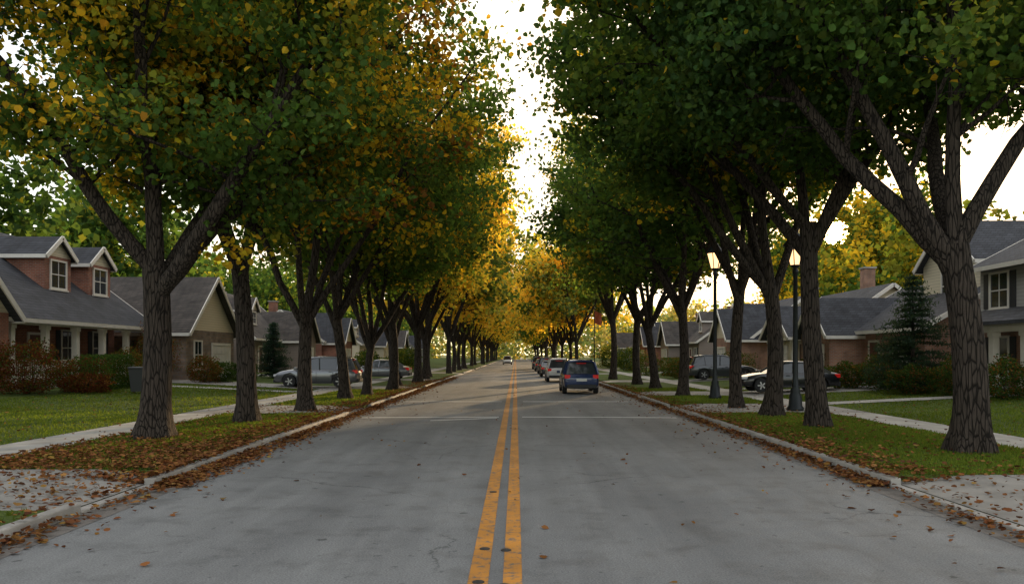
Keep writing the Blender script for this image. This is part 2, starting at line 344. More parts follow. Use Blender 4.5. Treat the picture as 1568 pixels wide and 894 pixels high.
P_BR=[(G,.4),(BR,.05),(OR,.05),(G2,.3),(Y,.2)]
def gh(x,y=None):
    ax=abs(x); return 0.13+ np.clip((ax-11.5)/8,0,1)*.38
def tree(x,y,rot=0,scale=(1,1,1),me=None,**k):
    z=float(gh(x))-.01
    if me is None: me=make_tree(world=(x,y,z),**k)
    return obj('maple_tree',me,(x,y,z),rot,scale)
tree(-8.2,18,seed=3,height=15.5,crown=6.6,tr=.34,fork=3.9,lean=(.05,0),nleaf=46000,lsize=.145,pal=P_L1,zmin=4.4,
     limbs=[(-.75,-.3,.8),(-.22,.25,1),(.02,-.15,1),(.3,.35,1),(.75,-.15,.75),(.5,.7,.9)])
tree(-7.5,22.2,seed=8,height=16,crown=6.3,tr=.27,fork=4.6,lean=(-.25,.1),nleaf=24000,lsize=.165,pal=P_L1,zmin=5.0)
tree(-7.0,26.6,seed=12,height=16.5,crown=6,tr=.25,fork=3.0,nleaf=21000,lsize=.175,pal=P_BR,zmin=5.6,limbs=[(-.45,.1,1),(.5,.1,.9),(.1,-.4,1),(.1,.4,1),(0.05,0,1)])
tree(8.8,15.4,seed=21,height=15.5,crown=6.6,tr=.33,fork=4.0,lean=(-.35,0),nleaf=40000,lsize=.145,pal=P_R,zmin=6.6,
     limbs=[(-.42,-.05,1),(.06,.1,1),(.5,-.05,.9),(.12,.6,.9),(-.75,.45,.9)],carve=.5)
tree(7.9,20.7,seed=24,height=16.5,crown=6.8,tr=.26,fork=5.3,lean=(-.3,0),nleaf=30000,lsize=.165,pal=P_R,zmin=6.6,
     limbs=[(-.2,.1,1),(.42,-.3,1),(.8,-.5,.9),(-.9,-.2,.75),(-.55,.5,1)],carve=.9)
tree(7.8,24.4,seed=27,height=16.5,crown=6.5,tr=.26,fork=3.9,nleaf=24000,lsize=.175,pal=P_R,zmin=6.6,carve=.9,limbs=[(-.42,.1,1),(.38,.1,1),(0,.4,1),(-.85,-.2,.95),(-.1,0,1)])
tree(7.75,28,seed=29,height=17,crown=6.6,tr=.22,fork=4.4,lean=(.15,0),nleaf=21000,lsize=.185,pal=P_R,zmin=7.2,carve=.7)
VAR={}
def var(k,seed,pal,**kw):
    d=dict(height=16.5,crown=6.6,tr=.24,fork=3.2,nleaf=16000,lsize=.24,pal=pal,sides=12,t3=4,sig=.45,zmin=5.2,lod=1); d.update(kw); VAR[k]=make_tree(seed,**d)
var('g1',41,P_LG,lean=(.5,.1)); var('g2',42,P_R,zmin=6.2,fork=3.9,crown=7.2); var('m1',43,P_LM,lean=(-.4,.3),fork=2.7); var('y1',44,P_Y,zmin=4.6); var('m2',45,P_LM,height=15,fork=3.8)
fk=dict(nleaf=8500,lsize=.42,sides=7,t3=2,sig=.6,crown=8.6,zmin=4.8)
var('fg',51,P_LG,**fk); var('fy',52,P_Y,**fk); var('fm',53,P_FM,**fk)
rr=random.Random(5)
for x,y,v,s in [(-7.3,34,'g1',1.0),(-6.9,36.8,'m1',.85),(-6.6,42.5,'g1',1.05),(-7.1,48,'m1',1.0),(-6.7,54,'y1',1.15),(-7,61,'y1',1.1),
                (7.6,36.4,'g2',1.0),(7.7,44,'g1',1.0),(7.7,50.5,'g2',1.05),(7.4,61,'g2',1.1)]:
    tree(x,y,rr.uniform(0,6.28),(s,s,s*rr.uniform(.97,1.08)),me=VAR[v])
y=69
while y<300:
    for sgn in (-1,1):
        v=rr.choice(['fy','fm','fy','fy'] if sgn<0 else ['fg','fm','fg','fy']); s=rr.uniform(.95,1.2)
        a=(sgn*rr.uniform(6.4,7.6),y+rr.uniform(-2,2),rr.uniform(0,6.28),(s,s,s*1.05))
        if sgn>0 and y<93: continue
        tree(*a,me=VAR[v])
    y+=9.5 if y<110 else 15
def mass(name,blobs,n,size,pal,seed,jit=.25,carve=0):
    rng=R(seed); B=np.array(blobs,float)
    w=(B[:,3]*B[:,5]); ids=rng.choice(len(B),n,p=w/w.sum())
    u=rng.normal(size=(n,3)); u/=np.linalg.norm(u,axis=1)[:,None]; rad_=rng.uniform(.35,1.0,n)[:,None]**.5
    bump=1+.25*np.sin(u[:,0:1]*7+ids[:,None])*np.sin(u[:,1:2]*6+ids[:,None]*2)*np.cos(u[:,2:3]*7)
    C=B[ids,:3]+u*rad_*bump*B[ids,3:6]; C[:,2]=np.maximum(C[:,2],.3)
    pc=np.array([p[0] for p in pal]);pw=np.array([p[1] for p in pal]); cb=rng.choice(len(pal),len(B),p=pw/pw.sum())
    lc=pc[cb[ids]]; sw=rng.rand(n)<.3; lc[sw]=pc[rng.choice(len(pal),sw.sum(),p=pw/pw.sum())]
    if carve:
        W=C-CAM; t=W@sd; keep=np.linalg.norm(W-t[:,None]*sd,axis=1)>carve*(1+.25*rng.normal(size=n)); C=C[keep]; lc=lc[keep]
    V,F,c=leaves(rng,C,size,lc,jit=jit,lod=1)
    return big_mesh(name,V,[F],[M['leaf']],None,c)
def clump(bl,x,y,h,rng,r=4):
    bl+= [(x,y,h*.3,r,r,h*.34)]+[(x+rng.uniform(-1,1)*r*.5,y+rng.uniform(-1,1)*r*.5,h*rng.uniform(.5,.84),r*rng.uniform(.45,.8),r*rng.uniform(.45,.8),h*.17) for _ in range(4)]
rng=R(77); bl=[]
for i in range(120):
    y=20+i*2.4+rng.uniform(-2,2); clump(bl,-rng.uniform(36,56),y,rng.uniform(13,24),rng,rng.uniform(3.5,5.5))
obj('background_trees',mass('background_trees',bl,95000,.75,[(DG,.5),(G,.38),(YG,.12)],1))
bl=[]
for i in range(40):
    y=100+(i//2)*2.0+rng.uniform(-1,1); x=rng.uniform(44,48) if i%2 else rng.uniform(50,56); clump(bl,x,y,rng.uniform(22,25),rng,rng.uniform(3.6,4.6))  # tall dense row added to block the low sun from the foreground road
for i in range(30):
    y=35+i*2.2+rng.uniform(-1,1); clump(bl,rng.uniform(36,50),y,rng.uniform(10,17),rng,rng.uniform(3,4.5))
obj('background_trees',mass('background_trees',bl,100000,.66,[(G,.35),(YG,.35),(Y,.3)],2,carve=2.3))
bl=[]
for i in range(40):
    y=152+i*4+rng.uniform(-1,1); clump(bl,rng.uniform(40,54),y,rng.uniform(8,12),rng,rng.uniform(3,4.5))
obj('background_trees',mass('background_trees',bl,25000,.75,[(G,.35),(YG,.35),(Y,.3)],5))
bl=[]
for i in range(120):
    a=rng.uniform(-120,120); clump(bl,a,rng.uniform(320,400),rng.uniform(16,30),rng,rng.uniform(5,8))
obj('distant_trees',mass('distant_trees',bl,40000,1.6,[((.2,.24,.1),.5),((.45,.38,.13),.5)],3))  # pale yellow-green leaves: distance haze painted into the foliage colour
def shrub(name,x,y,r,h,pal,n=5000,size=.07,boxy=False,ry=None):
    rng=R(int(abs(x*13+y*7))%9999); ry=ry or r
    z0=float(gh(x)); 
    if boxy:
        C=rng.uniform(-1,1,size=(n,3)); k=rng.randint(0,3,n); sgn=rng.choice([-1,1],n); C[np.arange(n),k]=sgn*rng.uniform(.85,1.0,n); C=C*np.array([r,ry,h/2])+np.array([0,0,h/2])
        C+=rng.normal(size=C.shape)*.04
    else:
        u=rng.normal(size=(n,3)); u/=np.linalg.norm(u,axis=1)[:,None]; bm=1+.2*np.sin(u[:,0:1]*6+x)*np.cos(u[:,1:2]*5+y)+.12*np.sin(u[:,2:3]*9+x)
        C=u*bm*(rng.uniform(.3,1,n)[:,None]**.4)*np.array([r,ry,h*.55])+np.array([0,0,h*.48]); C=C[C[:,2]>0]
    pc=np.array([p[0] for p in pal]);pw=np.array([p[1] for p in pal]); lc=pc[rng.choice(len(pal),len(C),p=pw/pw.sum())]
    V,F,c=leaves(rng,C,size,lc*.7,lod=1)
    st=[];sf=[];off=len(V)
    for i in range(5):
        P=grow(rng,(rng.uniform(-.1,.1),rng.uniform(-.1,.1),-.05),(rng.uniform(-.5,.5),rng.uniform(-.5,.5),1),h*.7,4,.1,.2); tv,tf=tube(P,np.linspace(.025,.008,5),4,rng); st.append(tv);sf.append(tf+off);off+=len(tv)
    nl_=len(F); F=np.concatenate([F]+sf); mi=np.zeros(len(F)); mi[nl_:]=1; V=np.concatenate([V]+st); c=np.concatenate([c,np.full((len(V)-len(c),3),.05)])
    obj(name,big_mesh(name,V,[F],[M['leaf'],M['bark']],mi,c),(x,y,z0))
RED=(.12,.035,.022)
shrub('shrub',-19.0,31.0,1.5,1.9,[(RED,.5),(BR,.2),(G,.3)],9000)
shrub('shrub',-18.2,33.8,1.1,1.4,[(RED,.3),(G,.7)])
shrub('hedge',-18.6,36.3,.6,1.5,[(DG,.6),(G,.4)],9000,.06,True,1.2)
shrub('shrub',-19.2,39.5,1.0,1.7,[(G,.5),(BR,.5)],5000)
shrub('shrub',-17.8,33,1.0,.8,[(RED,.5),(BR,.5)],3000)
shrub('shrub',-17.2,46.5,.8,1.2,[(DG,.6),(G,.4)],4000)
shrub('shrub',-17.6,45,.9,1.5,[(RED,.3),(BR,.4),(G,.3)],4000)
shrub('hedge',-17,50.0,.5,1.0,[(DG,.6),(G,.4)],5000,.07,True,.8)
shrub('shrub',-20,44.2,1.3,3.2,[(BR,.5),(G,.3),(RED,.2)],5000)
for x,y,r,h in [(16.5,33,1,1.2),(17.2,37.4,1.1,1.6),(16.2,39,1.0,1.3),(17.4,31,1.1,1.5),(17.5,28.5,1.2,1.4),(17.6,45,1.1,2.4),(17,47,.9,1.2),(14.5,60,1.2,1.6),(12.8,62,1.3,1.5),(11.5,70,1.5,2),(15.8,57.5,1.5,2.0)]:
    shrub('shrub',x,y,r,h,[(G,.35),(DG,.4),(BR,.25)],4500,.08)
shrub('hedge',13.5,66,.8,1.5,[(DG,.4),(G,.3),(BR,.3)],7000,.09,True,4)
for x,y,h in [(-15,68,1.5),(-14,75,2),(-12.5,85,2.2),(-13,95,2.5),(13,90,2.5),(12.5,105,3)]: shrub('shrub',x,y,1.6,h,[(G,.4),(DG,.3),(YG,.3)],4000,.14)
def spruce(x,y,h,r,col,seed):
    rng=R(seed); VV=[];FF=[];off=0; C=[]
    tv,tf=tube(np.array([[0,0,-.1],[0,0,h*.5],[0,0,h]]),np.array([.12,.07,.01]),8,rng); VV.append(tv);FF.append(tf);off=len(tv)
    zz=.25
    while zz<h*.97:
        rad1=r*(1-zz/h)**.85+.05; nb=9
        for i in range(nb):
            a=rng.uniform(0,6.28); L=rad1*rng.uniform(.75,1.15); P=grow(rng,(0,0,zz),(math.cos(a),math.sin(a),.1),L,4,-.25,.1)
            tv,tf=tube(P,np.linspace(.02,.005,5),3,rng); VV.append(tv);FF.append(tf+off);off+=len(tv)
            m_=int(40*L+10); t=rng.uniform(.1,1,m_); pp=np.stack([np.interp(t,np.linspace(0,1,5),P[:,k]) for k in range(3)],1); C.append(pp+rng.normal(size=(m_,3))*np.array([.12,.12,.05])*(.4+t[:,None]))
        zz+=h*.045
    C=np.concatenate(C); V,F,c=leaves(rng,C,.2,np.tile(np.array(col),(len(C),1)),width=.12,lod=1)
    nb=sum(len(f) for f in FF); Fa=np.concatenate(FF+[F+off]); mi=np.zeros(len(Fa)); mi[nb:]=1; Va=np.concatenate(VV+[V]); cc=np.concatenate([np.full((off,3),.05),c])
    obj('spruce_tree',big_mesh('spruce_tree',Va,[Fa],[M['bark'],M['leaf']],mi,cc),(x,y,float(gh(x))))
spruce(17.2,34.5,5.2,2.3,(.03,.05,.035),5)
spruce(-16.9,55.5,3.9,1.3,(.03,.055,.045),6)
# ------------------------------------------------------------ ground / road
KL=-5.45;KR=5.65
DL=[(9.6,12.9),(25.2,29.2),(43.2,47.2),(57.5,61.5),(80,84),(104,108)]
DR=[(8.6,12.3),(25.6,30.2),(36.4,40.4),(54,58),(76,80),(100,104)]
def ind(y,D): return any(a-1e-6<=y<=b+1e-6 for a,b in D)
def gz(x,y):
    if KL-.15<x<KR+.15: return -.05
    k=(-x-(-KL)-.15) if x<0 else x-KR-.15
    h=float(gh(x))
    D=DL if x<0 else DR
    if ind(y,D) and k<1.2: return .03+ (h-.03)*max(k,0)/1.2
    return h
xs=[-2500,-600,-120,-60,-40,-30,-24,-19.6,-17,-14,-11.5,-10.6,-9.2,-8,KL-1.35,KL-.8,KL-.151,KL-.149,0,KR+.149,KR+.151,KR+.8,KR+1.35,8.2,10,11.4,11.5,14,17,19.6,24,30,40,60,120,600,2500]
ys=[-60,-20]+list(np.arange(-10,130,5))+[150,200,300,500,900,2500]
for a,b in DL+DR: ys+= [a-.02,a,b,b+.02]
ys=sorted(set(ys))
V=[(x,y,gz(x,y)) for y in ys for x in xs]; nx=len(xs)
F=[(j*nx+i,j*nx+i+1,(j+1)*nx+i+1,(j+1)*nx+i) for j in range(len(ys)-1) for i in range(nx-1)]
mk('ground',V,F,M['ground'])
mk('road',[(KL,-60,0),(KR,-60,0),(KR,900,0),(KL,900,0)],[(0,1,2,3)],M['road'])
cl_=-.18
for nm,a,b in (('yellow_line',cl_-.245,cl_-.065),('yellow_line',cl_+.065,cl_+.235)):
    mk(nm,[(a,-20,.004),(b,-20,.004),(b,420,.004),(a,420,.004)],[(0,1,2,3)],M['yellow'])
def strip(name,pts,w,z,mat):
    V=[];F=[]
    for i,(x,y) in enumerate(pts): V+=[(x,y-w/2,z),(x,y+w/2,z)]
    for i in range(len(pts)-1): F.append((2*i,2*i+2,2*i+3,2*i+1))
    mk(name,V,F,mat)
strip('white_line',[(x,25.6-.035*(x**2)*.35) for x in np.linspace(-4.9,-.55,10)],.24,.004,M['white'])
strip('white_line',[(x,25.6-.035*(x**2)*.35) for x in np.linspace(.2,5.1,10)],.24,.004,M['white'])
strip('white_line',[(-2.6,24.2),(-.6,25.2)],.2,.0045,M['white'])
for y in (34,): strip('white_line',[(-4.8,y),(-.6,y)],.3,.004,M['white']); strip('white_line',[(.3,y),(4.8,y)],.3,.004,M['white'])
stud=simple('cast_iron',(.035,.032,.03),.55,.4,bump=.4)
for x,y in [(-.33,7.0),(-.1,6.9),(-.32,8.2),(-.1,8.15),(-.33,11.6)]:
    lathe('road_stud',[(.055,0),(.055,.004),(.045,.010),(.02,.012)],16,stud,loc=(x,y,.004))
gut=simple('gutter_grime',(.14,.125,.11),.9,var=.35,scale=3,bump=.5)
mk('gutter',[(KL,-20,.004),(KL+.4,-20,.004),(KL+.4,400,.004),(KL,400,.004)],[(0,1,2,3)],gut)
mk('gutter',[(KR-.4,-20,.004),(KR,-20,.004),(KR,400,.004),(KR-.4,400,.004)],[(0,1,2,3)],gut)
def kerb(x0,x1,D):
    L=[];y=-10
    while y<300:
        e=y+2.0
        mid=(y+e)/2; h=.045 if ind(mid,D) else .145
        L.append((x0,x1,y,e-.012,-.04,h)); y=e
    boxes('kerb',L,M['conc'],bev=.02)
kerb(KL-.16,KL,DL); kerb(KR,KR+.16,DR)
def drape(name,x0,x1,y0,y1,mat,dz,nx=14,side=None):
    xx=np.linspace(x0,x1,nx)
    brk=[KL-.16,KL-1.35,-9.2,-10.6,-11.5,-19.5,KR+.16,KR+1.35,10,11.4,11.5,19.5]
    xx=sorted(set(list(xx)+[b for b in brk if min(x0,x1)<b<max(x0,x1)]))
    V=[];F=[]
    for x in xx:
        for y in (y0,y1): V.append((x,y,gz(x,(y0+y1)/2 if name=='driveway' else -5)+dz))
    for i in range(len(xx)-1): F.append((2*i,2*i+2,2*i+3,2*i+1))
    mk(name,V,F,mat)
for x0,x1 in ((-10.6,-9.2),(10,11.4)):
    mk('sidewalk',[(x0,-20,.142),(x1,-20,.142),(x1,400,.142),(x0,400,.142)],[(0,1,2,3)],M['walk'])
for a,b in DL: drape('driveway',-22 if a>40 else -10.6 if a>20 else -19,KL-.162,a,b,M['drive'],.018 )
for a,b in DR: drape('driveway',KR+.162,19 if (a<20 or a>33) else 11.4,a,b,M['drive'],.018)
drape('path',-21,-10.6,39.6,40.8,M['walk'],.022); drape('path',11.4,20,42.0,43.2,M['walk'],.022); drape('path',11.4,20,29.6,30.8,M['walk'],.022)
def blades(name,regs,h,seed):
    rng=R(seed); Cs=[]
    for x0,x1,y0,y1,d in regs:
        n=int(abs(x1-x0)*(y1-y0)*d); c=np.stack([rng.uniform(x0,x1,n),rng.uniform(y0,y1,n)],1); Cs.append(c)
    c=np.concatenate(Cs); D=np.zeros(len(c),bool)
    for a,b in DL: D|=(c[:,0]<0)&(c[:,1]>a-.05)&(c[:,1]<b+.05)&((c[:,0]>-10.6)|(a<20)|(a>40))
    for a,b in DR: D|=(c[:,0]>0)&(c[:,1]>a-.05)&(c[:,1]<b+.05)&((c[:,0]<11.4)|(a<20)|(a>33))
    D|=(c[:,0]>11.4)&(c[:,1]>29.5)&(c[:,1]<30.9)
    c=c[~D]; n=len(c); z=gh(c[:,0]); base=np.column_stack([c,z-.01])
    hh=h*rng.uniform(.5,1.3,n)*(1+.25*np.sin(c[:,0]*2.1)*np.sin(c[:,1]*1.7)); a=rng.uniform(0,6.28,n); w=.008+.0006*c[:,1]
    s=np.column_stack([np.cos(a),np.sin(a),np.zeros(n)])*w[:,None]; t=base+np.column_stack([rng.normal(size=n)*.4*hh,rng.normal(size=n)*.4*hh,hh])
    V=np.stack([base-s,base+s,t],1).reshape(-1,3); F=np.arange(3*n).reshape(-1,3)
    f=rng.rand(n)[:,None]; pn=(.5+.5*np.sin(c[:,0:1]*.9+1)*np.sin(c[:,1:2]*.6)); cc=np.array([.058,.095,.016])*(1-f)+np.array([.125,.165,.03])*f; cc=cc*(.75+.4*pn)
    obj(name,big_mesh(name,V,[F],[M['blade']],None,np.repeat(cc,3,0)))
blades('grass',[(-9.2,-5.65,12.9,26,700),(-9.2,-5.65,26,45,200),(5.85,10,12.3,26,700),(5.85,10,26,45,200),(-18,-10.62,14,25,220),(-18,-10.62,25,45,100),(11.42,18,14,25,220),(11.42,18,25,45,100),(-9.2,-5.65,3,9.6,200),(5.85,10,3,8.6,200)],.065,4)
def litter(seed):
    rng=R(seed); Cs=[]
    def band(x,sx,y0,y1,n,z): 
        yy=y0+(y1-y0)*rng.uniform(0,1,n)**1.4; cl=.5+.5*np.sin(yy*1.3+x)*np.sin(yy*.47); k=rng.rand(n)<.35+.65*cl; yy=yy[k]; xx=x+rng.normal(size=len(yy))*sx; Cs.append(np.column_stack([xx,yy]))
    band(KL+.12,.2,12,70,15000,0); band(KR-.1,.14,12,70,9000,0)
    band(KL+.1,.16,4,12,1800,0); band(KR-.1,.14,4,12,1000,0)
    band(KL-.6,.4,12,60,8000,0); band(KR+.5,.35,12,50,3500,0)
    n=4200; Cs.append(np.column_stack([rng.uniform(-9.3,-5.6,n),12.9+np.abs(rng.normal(size=n))*3]))
    n=1000; Cs.append(np.column_stack([rng.uniform(-9.3,-5.6,n),rng.uniform(18,30,n)]))
    n=1300; Cs.append(np.column_stack([rng.uniform(-10.5,-5.6,n),rng.uniform(9,13,n)]))
    n=500; Cs.append(np.column_stack([rng.uniform(5.8,10.5,n),rng.uniform(8,13,n)]))
    n=1300; Cs.append(np.column_stack([rng.uniform(5.9,10,n),rng.uniform(12,30,n)]))
    n=600; Cs.append(np.column_stack([rng.uniform(-17,-9,n),rng.uniform(12,45,n)])); n=400; Cs.append(np.column_stack([rng.uniform(10,17,n),rng.uniform(12,45,n)]))
    n=130; Cs.append(np.column_stack([rng.uniform(-5,5.2,n),4+45*rng.uniform(0,1,n)**1.3]))
    n=420; Cs.append(np.column_stack([rng.choice([-1,1],n)*(5.2-np.abs(rng.normal(size=n))*.5),rng.uniform(4,45,n)]))
    c=np.concatenate(Cs); z=np.array([ (gz(x,y)+.02) if (x<KL-.16 or x>KR+.16) else (.15 if (x<KL or x>KR) else .008) for x,y in c])
    dens=np.exp(-((c[:,0]-KL)/.3)**2)+np.exp(-((c[:,0]-KR)/.3)**2)
    z=z+rng.uniform(0,.02,len(c))+dens*rng.uniform(0,.07,len(c)) + np.where((np.abs(c[:,0])>5.9),.035*rng.rand(len(c)),0)
    C=np.column_stack([c,z]); pal=np.array([(.22,.09,.035),(.28,.13,.045),(.15,.065,.03),(.34,.19,.06),(.1,.045,.025)]); lc=pal[rng.choice(5,len(C),p=[.3,.22,.22,.12,.14])]
    V,F,cc=leaves(rng,C,.085*rng.uniform(.6,1.15,len(C)),lc*.85,up=1.5)
    V=V.reshape(-1,6,3); zc=C[:,2][:,None]; V[:,:,2]=zc+np.clip((V[:,:,2]-zc)*.6,-.012,.035)+.004; V=V.reshape(-1,3)
    obj('fallen_leaves',big_mesh('fallen_leaves',V,[F],[M['dryleaf']],None,cc))
litter(9)
# ------------------------------------------------------------ houses
def rot2(x,y,a): return x*math.cos(a)-y*math.sin(a),x*math.sin(a)+y*math.cos(a)
def gable(par,x0,x1,y0,y1,z0,rise,axis,roof,wall,oh=.4,th=.14):
    def T(u,v,z): return (u,v,z) if axis=='x' else (v,u,z)
    a0,a1,b0,b1=(x0,x1,y0,y1) if axis=='x' else (y0,y1,x0,x1)
    bm=(b0+b1)/2; hb=(b1-b0)/2; s=rise/hb
    V=[T(a0,b0,z0),T(a0,b1,z0),T(a0,bm,z0+rise),T(a1,b0,z0),T(a1,b1,z0),T(a1,bm,z0+rise)]
    mk('gable_wall',V,[(0,2,1),(3,4,5),(0,3,5,2),(1,2,5,4)],wall,par)
    V=[];F=[]
    for sg in (-1,1):
        be=bm+sg*(hb+oh); ze=z0-oh*s; k=len(V)
        V+=[T(a0-oh,be,ze+.03),T(a1+oh,be,ze+.03),T(a1+oh,bm,z0+rise+.03),T(a0-oh,bm,z0+rise+.03),
            T(a0-oh,be,ze+.03+th),T(a1+oh,be,ze+.03+th),T(a1+oh,bm,z0+rise+.03+th),T(a0-oh,bm,z0+rise+.03+th)]
        F+=[tuple(i+k for i in f) for f in BF]
    mk('roof',V,F,roof,par)
    V=[];F=[]
    for a in (a0-oh-.03,a1+oh+.03):
        for sg in (-1,1):
            p=T(a,bm+sg*(hb+oh),z0-oh*s+.06); q=T(a,bm,z0+rise+.06); k=len(V); V+=[tuple(v) for v in beamv(p,q,.06,.22)]; F+=[tuple(i+k for i in f) for f in BF]
    for sg in (-1,1):
        p=T(a0-oh,bm+sg*(hb+oh+.04),z0-oh*s+.06); q=T(a1+oh,bm+sg*(hb+oh+.04),z0-oh*s+.06); k=len(V); V+=[tuple(v) for v in beamv(p,q,.08,.18)]; F+=[tuple(i+k for i in f) for f in BF]
    mk('fascia_trim',V,F,M['trim'],par)
def window(par,x,y,z,w,h,face,shutter=True,glass='glass'):
    def tf(L,nm,mat):
        V=[];F=[]
        for b in L:
            k=len(V)
            for v in boxv(*b):
                a,c=rot2(v[0],v[1],face); V.append((x+a,y+c,z+v[2]))
            F+=[tuple(i+k for i in f) for f in BF]
        mk(nm,V,F,mat,par)
    f=.09
    tf([(-w/2,w/2,-.02,.01,0,h)],'window_pane',M[glass])
    tf([(-w/2-f,-w/2,-.07,.01,-f,h+f),(w/2,w/2+f,-.07,.01,-f,h+f),(-w/2,w/2,-.07,.01,-f,0),(-w/2,w/2,-.07,.01,h,h+f),(-w/2-.14,w/2+.14,-.12,.008,-f-.07,-f-.002)],'window_frame',M['trim'])
    bars=[(-w/2,w/2,-.045,-.0205,h*.5-.025,h*.5+.025)]
    nb=2 if w<1.3 else 3
    for i in range(1,nb): bars.append((-w/2+w*i/nb-.015,-w/2+w*i/nb+.015,-.042,-.0205,0,h*.5-.026)); bars.append((-w/2+w*i/nb-.015,-w/2+w*i/nb+.015,-.042,-.0205,h*.5+.026,h))
    tf(bars,'window_bars',M['trim'])
    if shutter: tf([(-w/2-.5,-w/2-.11,-.04,.005,-.05,h+.05),(w/2+.11,w/2+.5,-.04,.005,-.05,h+.05)],'shutters',M['dark'])
def door(par,x,y,z,w=1.0,h=2.1):
    boxes('door',[(x-w/2,x+w/2,y-.03,y+.01,z,z+h)],M['door'],par)
    boxes('door_frame',[(x-w/2-.12,x-w/2,y-.07,y+.01,z,z+h+.12),(x+w/2,x+w/2+.12,y-.07,y+.01,z,z+h+.12),(x-w/2,x+w/2,y-.07,y+.01,z+h,z+h+.12)],M['trim'],par)
    boxes('door_panels',[(x-w*.35,x-w*.05,y-.045,y-.031,z+.2,z+.9),(x+w*.05,x+w*.35,y-.045,y-.031,z+.2,z+.9),(x-w*.35,x-w*.05,y-.045,y-.031,z+1.05,z+1.9),(x+w*.05,x+w*.35,y-.045,y-.031,z+1.05,z+1.9)],M['door'],par)
def garage(par,x,y,z,w=2.8,h=2.2):
    L=[]
    for r in range(4):
        for c in range(4): L.append((x-w/2+w*c/4+.05,x-w/2+w*(c+1)/4-.05,y-.06,y-.031,z+h*r/4+.05,z+h*(r+1)/4-.05))
    boxes('garage_door',[(x-w/2,x+w/2,y-.03,y+.01,z,z+h)],M['garage'],par); boxes('garage_panels',L,M['garage'],par,.01)
    boxes('garage_frame',[(x-w/2-.15,x-w/2,y-.09,y+.01,z,z+h+.15),(x+w/2,x+w/2+.15,y-.09,y+.01,z,z+h+.15),(x-w/2,x+w/2,y-.09,y+.01,z+h,z+h+.15)],M['trim'],par)
def walls(par,x0,x1,y0,y1,z0,z1,mat): boxes('walls',[(x0,x1,y0,y1,z0,z1)],mat,par)
def porch(par,x0,x1,y0,y1,zd,zt,ncol,gap=None):
    boxes('porch_deck',[(x0,x1,y0,y1-.01,-.5,zd)],M['conc'],par)
    L=[];B=[]
    xs=np.linspace(x0+.2,x1-.2,ncol)
    for x in xs: L+=[(x-.13,x+.13,y0+.08,y0+.34,zd,zt),(x-.18,x+.18,y0+.03,y0+.39,zd,zd+.25),(x-.17,x+.17,y0+.04,y0+.38,zt-.18,zt)]
    boxes('porch_columns',L,M['trim'],par)
    boxes('porch_beam',[(x0,x1,y0+.08,y0+.34,zt,zt+.3)],M['trim'],par)
    for i in range(ncol-1):
        if gap==i:
            boxes('porch_steps',[(xs[i]+.3,xs[i+1]-.3,y0-.35*(k+1),y0-.35*k-.01,-.5,zd-.17*(k+1)) for k in range(3)],M['conc'],par); continue
        a=xs[i]+.14;b=xs[i+1]-.14
        B+=[(a,b,y0+.17,y0+.25,zd+.85,zd+.92),(a,b,y0+.18,y0+.24,zd+.1,zd+.16)]
        for t in np.arange(a+.07,b,.14): B.append((t-.018,t+.018,y0+.195,y0+.225,zd+.16,zd+.85))
    if B: boxes('porch_railing',B,M['trim'],par)
def dormer(par,x,y,z,w,h,wallm,roof,depth=3.2,rise=.9):
    boxes('dormer_walls',[(x-w/2,x+w/2,y,y+depth,z,z+h)],wallm,par)
    gable(par,x-w/2,x+w/2,y,y+depth,z+h,rise,'y',roof,M['cream'],.22,.1)
    window(par,x,y-.002,z+.35,w*.55,h-.6,0,False)
def chimney(par,x,y,z0,z1,mat):
    boxes('chimney',[(x-.4,x+.4,y-.4,y+.4,z0,z1)],mat,par); boxes('chimney_cap',[(x-.48,x+.48,y-.48,y+.48,z1,z1+.12)],M['conc'],par)
LR=rad(90); RR_=rad(-90)
h1=empty('brick_house',(-21,39,.5),LR)
walls(h1,-6.5,7,2.2,11,-.5,3.2,M['brick'])
gable(h1,-6.5,7,0.2,12.5,3.2,4.6,'x',M['shingle'],M['brick'],.4)
porch(h1,-5.8,7,0.0,2.2,.35,2.8,6,gap=2)
for x in (1.0,5.0): dormer(h1,x,2.0,4.5,2.3,1.9,M['brick'],M['shingle'])
for x in (-3.8,2.2,5.2): window(h1,x,2.198,1.0,1.1,1.7,0)
door(h1,-.6,2.198,.36)
walls(h1,-13.5,-6.5,-.3,9,-.5,3.2,M['brick']); gable(h1,-13.5,-6.5,-.3,9,3.2,3.2,'y',M['shingle'],M['cream'],.4); window(h1,-9.8,-.302,.6,2.2,1.6,0); 
window(h1,-13.502,4,.7,1.2,1.6,rad(-90))
h2=empty('stone_house',(-19.5,51,.4),LR)
walls(h2,-4,4,0,13,-.5,3.1,M['stone']); gable(h2,-4,4,0,13,3.1,3.3,'y',M['shingle2'],M['cream'],.45)
window(h2,-2.2,-.002,.8,1.1,1.6,0,False); garage(h2,1.6,-.002,-.1,2.9,2.3)
window(h2,-4.002,2.0,.9,1.3,1.5,rad(-90)); window(h2,-4.002,6.0,.9,1.3,1.5,rad(-90))
walls(h2,4,11,3,12,-.5,3.1,M['stone']); gable(h2,3.6,11,3,12,3.1,3.0,'x',M['shingle2'],M['taupe'],.4); window(h2,7,2.998,.8,1.6,1.5,0)
walls(h2,-8.5,-4,5,13,-.5,3.4,M['taupe']); gable(h2,-8.5,-4.1,5,13,3.4,3.4,'x',M['shingle'],M['taupe'],.3); window(h2,-6,4.998,.8,1.2,1.5,0)
